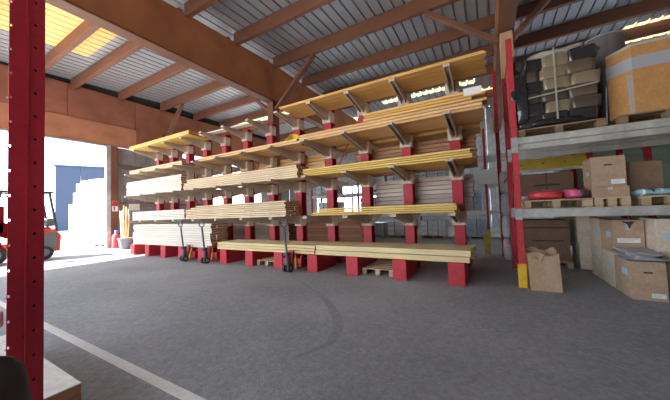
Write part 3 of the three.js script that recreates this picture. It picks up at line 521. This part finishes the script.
// upper shelf: sacks wrapped in black film on a pallet
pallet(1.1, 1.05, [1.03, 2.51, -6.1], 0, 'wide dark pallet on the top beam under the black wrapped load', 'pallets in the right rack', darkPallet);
{
  const t = thing('wrapped_load', [1.03, 2.6545, -6.1], -0.03, 'tall load of beige and black sacks bound in black film', 'pallet load');
  const sackM = [M(0.17, 0.115, 0.07, { map: dustMap, roughness: 0.35, clearcoat: 0.3 }), M(0.10, 0.07, 0.045, { map: dustMap, roughness: 0.35, clearcoat: 0.3 }), M(0.34, 0.25, 0.15, { map: dustMap, roughness: 0.3, clearcoat: 0.4 }), M(0.03, 0.026, 0.024, { roughness: 0.22, clearcoat: 0.6 })];
  const sg = [41, 42, 43].map((k) => crumple(0.375, 0.235, 0.53, k, 0.16, 14, 0.3));
  for (let l = 0; l < 6; l++) for (let i = 0; i < 3; i++) for (let k = 0; k < 2; k++) {
    const off = l % 2 ? 0.05 : -0.04, s = l === 5 ? 0.93 : 1;
    const o = part('sack', sg[(l + i + k) % 3], sackM[l === 0 ? 3 : Math.floor(R() * 3.99)], t); o.position.set((-0.35 + i * 0.35) * s + off * 0.5, l * 0.19, 0.25 - k * 0.5 + rr(-0.02, 0.02)); o.rotation.y = rr(-0.06, 0.06);
  }
  part('black_film', [mv(crumple(0.24, 1.22, 1.1, 51, 0.35, 20, 0.4), -0.46, 0, 0.02), mv(crumple(1.0, 0.2, 1.08, 52, 0.3, 16, 0.35), 0.02, -0.002, 0.0)], blackFilm, t, 'glossy black film');
  part('film_roll', mv(crumple(0.17, 0.25, 0.16, 53, 0.2, 12), -0.56, 0.45, 0.52), blackFilm, t, 'black knot of film');
  part('clear_film', [mv(crumple(1.02, 0.13, 1.02, 54, 0.5, 16), 0.05, 1.12, 0)], M(0.45, 0.40, 0.34, { roughness: 0.25, clearcoat: 0.5 }), t, 'glossy clear top film');
  part('strap', [box(-0.012, 0.012, 0.06, 1.25, 0.555, 0.562, 0.001), mv(bx(1.0, 0.022, 0.006, 0.001), 0, 0.52, 0.56, 0, 0, 0.06)], strapMat, t, 'pale strapping');
}
{ // grey tall wrapped roll behind
  const t = thing('wrapped_roll', [1.92, 2.512, -6.68], 0, 'tall grey wrapped roll standing behind the octagonal carton', 'roll');
  part('roll', [cyl(0.28, 0.285, 1.78, 28, 0, 0.89, 0)], M(0.22, 0.185, 0.16, { map: dustMap, roughness: 0.5 }), t); part('end_cap', cyl(0.285, 0.285, 0.02, 28, 0, 1.79, 0), greyFilm, t);
}
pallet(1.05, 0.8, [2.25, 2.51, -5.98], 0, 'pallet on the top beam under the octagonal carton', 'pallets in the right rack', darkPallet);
{
  const t = thing('octagonal_carton', [2.42, 2.6555, -5.98], 0, 'large octagonal orange carton banded with grey film, top shelf', 'box');
  const oct = [[-0.7, -0.08], [-0.56, 0.32], [0.5, 0.38], [0.62, 0.0], [0.5, -0.36], [-0.5, -0.36]];
  const g = ext(oct, 1.0).rotateX(-Math.PI / 2); part('carton_body', g, cardOrange, t);
  const ring = (s, y0, y1) => ext(oct.map(([x, z]) => [x * s, z * s]), y1 - y0).rotateX(-Math.PI / 2).translate(0, y0, 0);
  part('film_band', [ring(1.012, 0.66, 0.84)], clearFilm, t, 'grey film band');
  part('film_strip', [mv(bx(0.012, 0.62, 0.1, 0.002), -0.655, 0.3, -0.16, 0.12, -0.33, 0.0), mv(bx(0.1, 0.6, 0.008, 0.002), -0.50, 0.3, -0.0, 0, 0, 0)], clearFilm, t);
  for (const [x, z, h] of [[-0.5, 0.31, 0.58]]) part('film_strip', mv(bx(0.1, h, 0.006, 0.002), x, 0.29, z + 0.035, 0, -0.02, 0.05), clearFilm, t);
  part('lid', [ring(1.0, 1.0, 1.04)], M(0.5, 0.42, 0.33, { roughness: 0.3, clearcoat: 0.3 }), t, 'film covered lid');
  part('printed_line', mv(bx(0.42, 0.05, 0.003, 0.001), -0.2, 0.52, 0.352, 0, -0.056, 0.0), labelGrey, t);
  part('sticker', mv(bx(0.004, 0.18, 0.14, 0.001), -0.668, 0.66, 0.03, 0, -0.34, 0), redBright, t, 'red sticker');
}
tag(mesh('pale_plank', mv(bx(2.2, 0.1, 0.12, 0.01), 4.8, 6.9, -14.4), postWood, scene), 'pale plank fixed under the far right roof light', 'plank');

// ---------- goods at the back of the hall ----------
const rackC = thing('pallet_rack', [-2.2, 0, -13.4], 0, 'far pallet rack with pale beams and yellow post feet', 'rack');
for (const x of [-6.6, -3.7, -0.8, 2.1, 5.0]) { rackPost(4.6, rackC, x, 0.5, red, true); rackPost(4.6, rackC, x, -0.5, red, false); }
for (const [y0, y1] of [[1.02, 1.18], [2.12, 2.26], [3.3, 3.44]]) for (const z of [0.5, -0.55]) for (const [a, b] of [[-6.55, -3.75], [-3.65, -0.85], [-0.75, 2.05], [2.15, 4.95]]) part('beam', box(a, b, y0, y1, z - 0.03, z + 0.02, 0.006), whitePaint, rackC);
const greyPack = M(0.42, 0.43, 0.45, { map: dustMap, roughness: 0.35, clearcoat: 0.2 }), bluePack = M(0.46, 0.56, 0.66, { map: dustMap, roughness: 0.3, clearcoat: 0.3 }), palePack = M(0.80, 0.80, 0.79, { map: dustMap, roughness: 0.4 });
function pack(w, h, d, p, turn, m, label, group) {
  const t = thing('wrapped_load', p, turn, label, 'pallet load', group);
  part('base_board', [box(-w / 2 + 0.02, w / 2 - 0.02, 0.08, 0.12, -d / 2 + 0.02, d / 2 - 0.02, 0.004), ...[-1, 0, 1].map((s) => box(s * (w / 2 - 0.09) - 0.05, s * (w / 2 - 0.09) + 0.05, 0, 0.079, -d / 2 + 0.02, d / 2 - 0.02, 0.004))], palletWood[0], t);
  const n = Math.max(2, Math.round(h / 0.28));
  for (let i = 0; i < n; i++) part('layer', mv(bx(w - rr(0, 0.05), (h - 0.12) / n - 0.006, d - rr(0, 0.05), 0.02), 0, 0.12 + (h - 0.12) * (i + 0.5) / n, 0), m, t);
  part('band', [mv(bx(0.03, h - 0.14, d + 0.008, 0.002), -w * 0.2, 0.12 + (h - 0.12) / 2, 0), mv(bx(0.03, h - 0.14, d + 0.008, 0.002), w * 0.2, 0.12 + (h - 0.12) / 2, 0)], darkSteel, t);
}
const far = [
  [1.2, 0.78, 1.0, -8.05, 0.0, 'grey'], [1.2, 0.8, 1.0, -6.6, 0.0, 'pale'], [1.2, 0.72, 1.0, -5.2, 0.0, 'grey'], [1.2, 0.8, 1.0, -3.8, 0, 'pale'], [1.1, 0.8, 1.0, -2.3, 0, 'pale'], [1.2, 0.85, 1.0, -0.75, 0, 'blue'], [1.0, 0.85, 1.0, 0.8, 0, 'blue'],
  [1.2, 0.7, 1.0, -7.8, 1.18, 'pale'], [1.2, 0.8, 1.0, -5.2, 1.18, 'grey'], [1.2, 0.75, 1.0, -3.8, 1.18, 'grey'], [1.2, 0.7, 1.0, -2.3, 1.18, 'blue'], [1.2, 0.8, 1.0, -0.85, 1.18, 'blue'],
  [1.2, 0.8, 1.0, -7.9, 2.26, 'grey'], [1.3, 0.9, 1.0, -5.1, 2.26, 'pale'], [1.2, 0.85, 1.0, -3.75, 2.26, 'grey'], [1.2, 0.9, 1.0, -2.2, 2.26, 'grey'],
];
far.forEach(([w, h, d, x, y, c], i) => pack(w, h, d, [x, y, -13.42], rr(-0.03, 0.03), { grey: greyPack, pale: palePack, blue: bluePack }[c], `${c === 'pale' ? 'whitish' : c === 'blue' ? 'bluish' : 'dark grey'} strapped load, ${['first', 'second', 'third', 'fourth', 'fifth', 'sixth', 'seventh'][[0, 1, 2, 3, 4, 5, 6, 0, 1, 2, 3, 4, 0, 1, 2, 3][i]]} from left, ${['floor', 'first beam', 'second beam'][y === 0 ? 0 : y < 2 ? 1 : 2]} of far pallet rack`, 'loads in the far rack'));
{ // white carton pile on the far rack
  for (let k = 0; k < 2; k++) carton(0.98, 0.3, 0.8, [0.12, 2.261 + k * 0.305, -13.2], 0, paperWhite, ['lower', 'upper'][k] + ' of two wide white cartons on the far rack beam', { group: 'white cartons on the far rack' });
}
tag(mesh('leaning_board', mv(bx(0.16, 0.56, 0.05, 0.006), -0.12, 0.282, -9.05, -0.05, 0, 0), dullYellow, scene), 'short yellow board standing by the timber column foot', 'board');
const behind = [[-5.6, -11.0, 0.9, greyPack, 'low grey strapped load on the floor beyond the floor packs'], [-9.8, -10.6, 1.3, palePack, 'whitish strapped load on the floor behind the middle of the rack'], [-11.6, -9.8, 1.2, greyPack, 'dark strapped load on the floor behind the left bay']];
for (const [x, z, h, m, l] of behind) pack(1.3, h, 1.1, [x, 0, z], 0.05, m, l);

// ---------- by the left door ----------
{
  const t = thing('planter_tub', [-14.45, 0, -6.15], 0, 'grey tub by the door holding tall pale offcut sticks', 'tub');
  const pr = [[0.0, 0.0], [0.19, 0.0], [0.2, 0.02], [0.25, 0.44], [0.28, 0.45], [0.28, 0.50], [0.25, 0.50], [0.24, 0.45], [0.18, 0.04], [0, 0.04]];
  part('tub', flat(new THREE.LatheGeometry(pr.map((p) => new THREE.Vector2(...p)), 28)), M(0.22, 0.23, 0.26), t);
}
for (let i = 0; i < 10; i++) {
  const a = i / 10 * 6.28, r0 = 0.11, r1 = rr(0.12, 0.2), h = rr(1.5, 2.0);
  const s = mesh('offcut_stick', plain(bar([-14.45 + r0 * Math.cos(a), 0.05, -6.15 + r0 * Math.sin(a)], [-14.45 + r1 * Math.cos(a + 0.2), h, -6.15 + r1 * Math.sin(a + 0.2)], 0.04, 0.025)), mats.cream[i % 3], scene);
  tag(s, 'thin pale wooden offcut standing in the grey tub by the door', 'stick', 'offcut sticks in the grey tub');
}
{
  const t = thing('red_drum', [-15.62, 0, -6.32], 0, 'red plastic drum with blue lid against the brown door post', 'drum');
  part('drum_body', flat(new THREE.LatheGeometry([[0, 0], [0.19, 0], [0.21, 0.03], [0.21, 0.3], [0.2, 0.32], [0.21, 0.34], [0.2, 0.58], [0.1, 0.68], [0.08, 0.7], [0, 0.7]].map((p) => new THREE.Vector2(...p)), 28)), M(0.62, 0.05, 0.06), t);
  part('lid', cyl(0.1, 0.11, 0.14, 20, 0, 0.77, 0), M(0.1, 0.2, 0.55), t, 'blue lid');
}
{
  const t = thing('safety_sign', [XL + 0.17, 1.75, -6.36], 0, 'small red and white safety sign on the brown door post', 'sign');
  part('plate', box(0, 0.006, 0, 0.5, -0.12, 0.12, 0.002), paperWhite, t); part('red_field', box(0.0062, 0.0085, 0.24, 0.49, -0.115, 0.115, 0.0005), redBright, t);
  part('pictogram', [mv(bx(0.003, 0.14, 0.06, 0.0005), 0.0075, 0.11, 0.03), mv(bx(0.003, 0.03, 0.09, 0.0005), 0.0075, 0.195, 0.02)], redBright, t);
}
tag(mesh('paper_notice', mv(bx(0.005, 0.34, 0.5, 0.001), XL + 0.145 + 0.006, 1.95, -7.2), M(0.72, 0.66, 0.58), scene), 'pale paper notice on the wall rail behind the tub', 'notice');

// forklift in the doorway, mast towards the camera's left
{
  const t = thing('forklift', [-14.55, 0, -2.75], 0, 'red forklift truck parked in the sunlit doorway', 'forklift');   // rear at -z
  const fr = M(0.72, 0.05, 0.025, { roughness: 0.35, clearcoat: 0.4 }), gr = M(0.13, 0.135, 0.14, { roughness: 0.5 });
  const side = (pts, w, m, name, b = 0.03) => part(name, ext(pts, w - 2 * b, b).rotateY(-Math.PI / 2).translate(w / 2 - b, 0, 0), m, t);
  side([[-1.1, 0.32], [-1.12, 0.85], [-0.98, 1.05], [-0.35, 1.08], [-0.2, 0.95], [-0.2, 0.3]], 1.02, fr, 'counterweight', 0.05);
  side([[-0.2, 0.28], [-0.2, 0.72], [0.35, 0.62], [0.5, 0.98], [0.68, 0.98], [0.72, 0.28]], 0.98, fr, 'chassis');
  side([[-0.9, 1.10], [-0.9, 1.16], [-0.3, 1.2], [-0.3, 1.10]], 0.8, gr, 'bonnet', 0.02);
  part('seat', [mv(bx(0.5, 0.12, 0.46, 0.04), 0, 1.25, -0.42), mv(bx(0.48, 0.5, 0.12, 0.04), 0, 1.52, -0.68, -0.12)], blackRubber, t);
  for (const s of [-1, 1]) {
    const tr = (r, w, z, nm) => { const wv = part(nm, [flat(new THREE.TorusGeometry(r - 0.09, 0.09, 12, 28)).rotateY(Math.PI / 2).translate(s * 0.45, r, z), cyl(r - 0.08, r - 0.08, w * 0.9, 24, s * 0.45, r, z, 0, 0, Math.PI / 2)], blackRubber, t); part('hub', cyl(r * 0.5, r * 0.5, w * 1.05, 20, s * 0.46, r, z, 0, 0, Math.PI / 2), gr, wv); };
    tr(0.27, 0.17, -0.72, 'rear_wheel'); tr(0.33, 0.2, 0.45, 'front_wheel');
    part('guard_pillar', bar([s * 0.46, 1.0, -1.06], [s * 0.44, 2.4, -0.86], 0.06, 0.07), darkSteel, t); part('guard_pillar', bar([s * 0.46, 0.98, 0.6], [s * 0.44, 2.4, 0.3], 0.06, 0.07), darkSteel, t);
    part('rear_lamp', mv(bx(0.12, 0.16, 0.03, 0.01), s * 0.36, 0.75, -1.18), M(0.5, 0.5, 0.5), t);
  }
  part('overhead_guard', [box(-0.48, -0.42, 2.4, 2.48, -0.95, 0.42, 0.01), box(0.42, 0.48, 2.4, 2.48, -0.95, 0.42, 0.01), ...[-0.92, -0.66, -0.39, -0.12, 0.14, 0.38].map((z) => box(-0.42, 0.42, 2.41, 2.46, z - 0.02, z + 0.02, 0.006))], darkSteel, t);
  part('steering_wheel', flat(new THREE.TorusGeometry(0.16, 0.018, 8, 24)).rotateX(1.1).translate(0, 1.32, 0.22), blackRubber, t);
  part('mast', [box(-0.34, -0.24, 0.1, 2.1, 0.86, 1.0, 0.01), box(0.24, 0.34, 0.1, 2.1, 0.86, 1.0, 0.01), box(-0.24, 0.24, 1.98, 2.08, 0.88, 0.98, 0.01), box(-0.24, 0.24, 0.5, 0.6, 0.88, 0.98, 0.01), box(-0.3, 0.3, 0.3, 0.5, 0.75, 0.86, 0.01)], darkSteel, t);
  part('carriage', [box(-0.48, 0.48, 0.18, 0.26, 1.01, 1.06, 0.01), box(-0.48, 0.48, 0.5, 0.58, 1.01, 1.06, 0.01)], darkSteel, t);
  for (const s of [-0.28, 0.28]) part('fork', [box(s - 0.055, s + 0.055, 0.08, 0.62, 1.06, 1.1, 0.008), box(s - 0.055, s + 0.055, 0.05, 0.095, 1.06, 2.1, 0.008)], darkSteel, t);
  part('side_cover', [box(0.505, 0.525, 0.36, 0.98, -1.06, -0.55, 0.02)], gr, t, 'grey side cover'); part('grille', mv(bx(0.5, 0.2, 0.02, 0.01), 0, 0.55, -1.19), darkSteel, t); part('beacon', cyl(0.05, 0.06, 0.12, 14, 0, 2.54, -0.66), M(0.8, 0.35, 0.03), t); part('gas_bottle', [cyl(0.15, 0.15, 0.62, 20, 0, 1.34, -0.96, 0, 0, Math.PI / 2)], gr, t);
}
// ---------- yard outside ----------
function blockStack(p, nx, ny, label, turn = 0.2) {
  const t = thing('block_pallet', p, turn, label, 'block stack', 'white block stacks in the yard'), m = M(0.50, 0.495, 0.48, { roughness: 0.8 });
  part('pallet_base', [box(-0.55, 0.55, 0.1, 0.13, -0.55, 0.55, 0.004), ...[-0.45, 0, 0.45].map((x) => box(x - 0.05, x + 0.05, 0, 0.099, -0.54, 0.54, 0.004))], palletWood[0], t);
  for (let j = 0; j < ny; j++) {
    const b = part('block_course', box(-0.55, 0.55, 0.132 + j * 0.25, 0.378 + j * 0.25, -0.55, 0.55, 0.012), m, t);
    if (j > ny - 3) for (let i = 0; i < 5; i++) part('block_cavity', box(-0.46 + i * 0.2, -0.36 + i * 0.2, 0.2 + j * 0.25, 0.30 + j * 0.25, 0.547, 0.552, 0.001), darkSteel, b);
  }
}
const rowLine = [[-17.6, -6.85, 13], [-19.1, -7.2, 14], [-20.7, -7.55, 14], [-22.4, -7.9, 15], [-24.2, -8.25, 15], [-26.2, -8.7, 13], [-28.4, -9.1, 10]];
rowLine.forEach(([x, z, n], i) => blockStack([x, -0.005, z], 1, n, `${['first', 'second', 'third', 'fourth', 'fifth', 'sixth', 'seventh'][i]} white block stack outside, counted from the door frame outward`));
{
  const t = thing('warehouse_building', [-50, -0.005, -23.8], -0.45, 'dark blue flat-roofed warehouse across the yard', 'building');
  const blue = M(0.008, 0.02, 0.05, { roughness: 0.6 });
  for (let i = 0; i < 6; i++) part('wall_panel', box(4.8, 5, 0, 8.6, -5.6 + i * 2.5, -5.6 + (i + 1) * 2.5 - 0.03, 0.02), blue, t);
  part('side_wall', box(-5, 4.8, 0, 8.6, 9.2, 9.4, 0.02), blue, t); part('side_wall', box(-5, 4.8, 0, 8.6, -5.6, -5.4, 0.02), blue, t); part('roof', box(-5.1, 5.1, 8.6, 8.8, -5.7, 9.5, 0.02), M(0.02, 0.035, 0.08), t);
}
{
  const t = thing('shed_building', [-55, -0.005, -3], 0, 'low grey green shed across the yard at far left', 'building');
  for (let i = 0; i < 5; i++) part('wall_panel', box(-0.2, 0, 0, 6.5, -5 + i * 3, -5 + (i + 1) * 3 - 0.03, 0.02), M(0.30, 0.36, 0.33), t);
  part('roof', mv(bx(4, 0.2, 15.4, 0.02), -1.8, 6.8, 2.5, 0, 0, 0.12), M(0.34, 0.37, 0.36), t); part('side_wall', box(-4, -0.2, 0, 6.4, -5, -4.8, 0.02), M(0.30, 0.36, 0.33), t);
}

// ---------- near left: rack upright beside the camera ----------
{
  const t = thing('rack_upright', [-1.55, 0, -0.333], 0, 'near red perforated rack upright rising along the left edge', 'rack upright');
  const W = 0.096, Hh = 3.1, s = new THREE.Shape();
  s.moveTo(-W / 2, 0.01); s.lineTo(W / 2, 0.01); s.lineTo(W / 2, Hh); s.lineTo(-W / 2, Hh); s.closePath();
  // x of the shape becomes -z: shape +x points away from the camera
  for (let y = 0.15; y < Hh - 0.1; y += 0.0925) { const h = new THREE.Path(); h.absellipse(0.022, y, 0.0055, 0.0065, 0, Math.PI * 2); s.holes.push(h); }
  for (let y = 0.2; y < Hh - 0.1; y += 0.0925) { const n = new THREE.Path(); n.moveTo(-W / 2 + 0.002, y); n.lineTo(-W / 2 + 0.007, y); n.lineTo(-W / 2 + 0.007, y + 0.009); n.lineTo(-W / 2 + 0.002, y + 0.009); n.closePath(); s.holes.push(n); }
  const g = flat(new THREE.ExtrudeGeometry(s, { depth: 0.004, bevelEnabled: false, curveSegments: 8 })).rotateY(Math.PI / 2);
  const post = part('post', [g, box(-0.09, 0, 0.01, Hh, -W / 2, -W / 2 + 0.004, 0.001), box(0.004, 0.010, 0.01, Hh, -0.004, 0.004, 0.001), box(-0.09, -0.086, 0.01, Hh, -W / 2 + 0.004, 0.02, 0.001), box(-0.1, 0.06, 0, 0.01, -0.09, 0.09, 0.002)], redDeep, t);
  part('hole_shade_strip', box(-0.012, -0.010, 0.02, Hh, -0.036, -0.008, 0.0005), M(0.03, 0.006, 0.01), t);  // dark strip added behind the holes to stand in for their inner shade
  for (let y = 0.2; y < Hh - 0.1; y += 0.185) part('light_speck', mv(bx(0.005, 0.007, 0.005, 0.0015), 0.003, y, W / 2 + 0.003), paperWhite, post, 'white speck standing in for light through an edge hole');  // white specks in place of daylight showing through the edge holes
  part('post', [box(-0.09, 0.004, 0.01, Hh, 0.94, 1.05, 0.004)], redDeep, t);
  part('brace', bar([-0.04, 1.36, 0.03], [-0.04, 1.86, 0.94], 0.03, 0.05), redDeep, t);
  part('brace', [bar([-0.04, 1.41, 0.05], [-0.04, 1.41, 0.94], 0.03, 0.1), ext([[-0.05, 1.30], [-0.15, 1.30], [-0.15, 1.47], [-0.09, 1.47]], 0.01).rotateY(Math.PI / 2).translate(-0.045, 0, 0)], redDeep, t);
  part('beam', box(-0.06, -0.02, 1.02, 1.075, 0.05, 0.94, 0.004), whitePaint, t, 'white rail');
}
for (let i = 0; i < 4; i++) tag(mesh('chipboard_panel', mv(bx(1.8, 0.06, 1.1, 0.003), -3.46 + rr(-0.01, 0.0), 0.031 + i * 0.0615, -0.27, 0, 0, 0), [M(0.44, 0.22, 0.12, { map: boardMap }), M(0.50, 0.27, 0.15, { map: boardMap })][i % 2], scene), `brown chipboard panel on the floor behind the near upright, ${['lowest of its pile', 'second from bottom', 'third from bottom', 'just under the pale sheet'][i]}`, 'panel', 'panel pile by the near upright');
tag(mesh('cover_sheet', mv(bx(1.8, 0.01, 1.1, 0.002), -3.46, 0.252, -0.27), M(0.90, 0.86, 0.77, { map: boardMap }), scene), 'pale sheet covering the pile of chipboard panels', 'sheet');
{
  const t = thing('filled_sack', [-1.22, 0, -0.03], 0.1, 'dark brown filled sack standing beside the near upright', 'sack');
  part('sack_body', crumple(0.4, 1.06, 0.5, 81, 0.25, 24), M(0.085, 0.068, 0.058, { map: dustMap, roughness: 0.7 }), t);
  part('neck', mv(crumple(0.16, 0.1, 0.16, 82, 0.4, 12), 0, 1.0, 0.05), M(0.045, 0.036, 0.03), t);
}
console.log('boards', boardCount);
renderer.render(scene, camera);
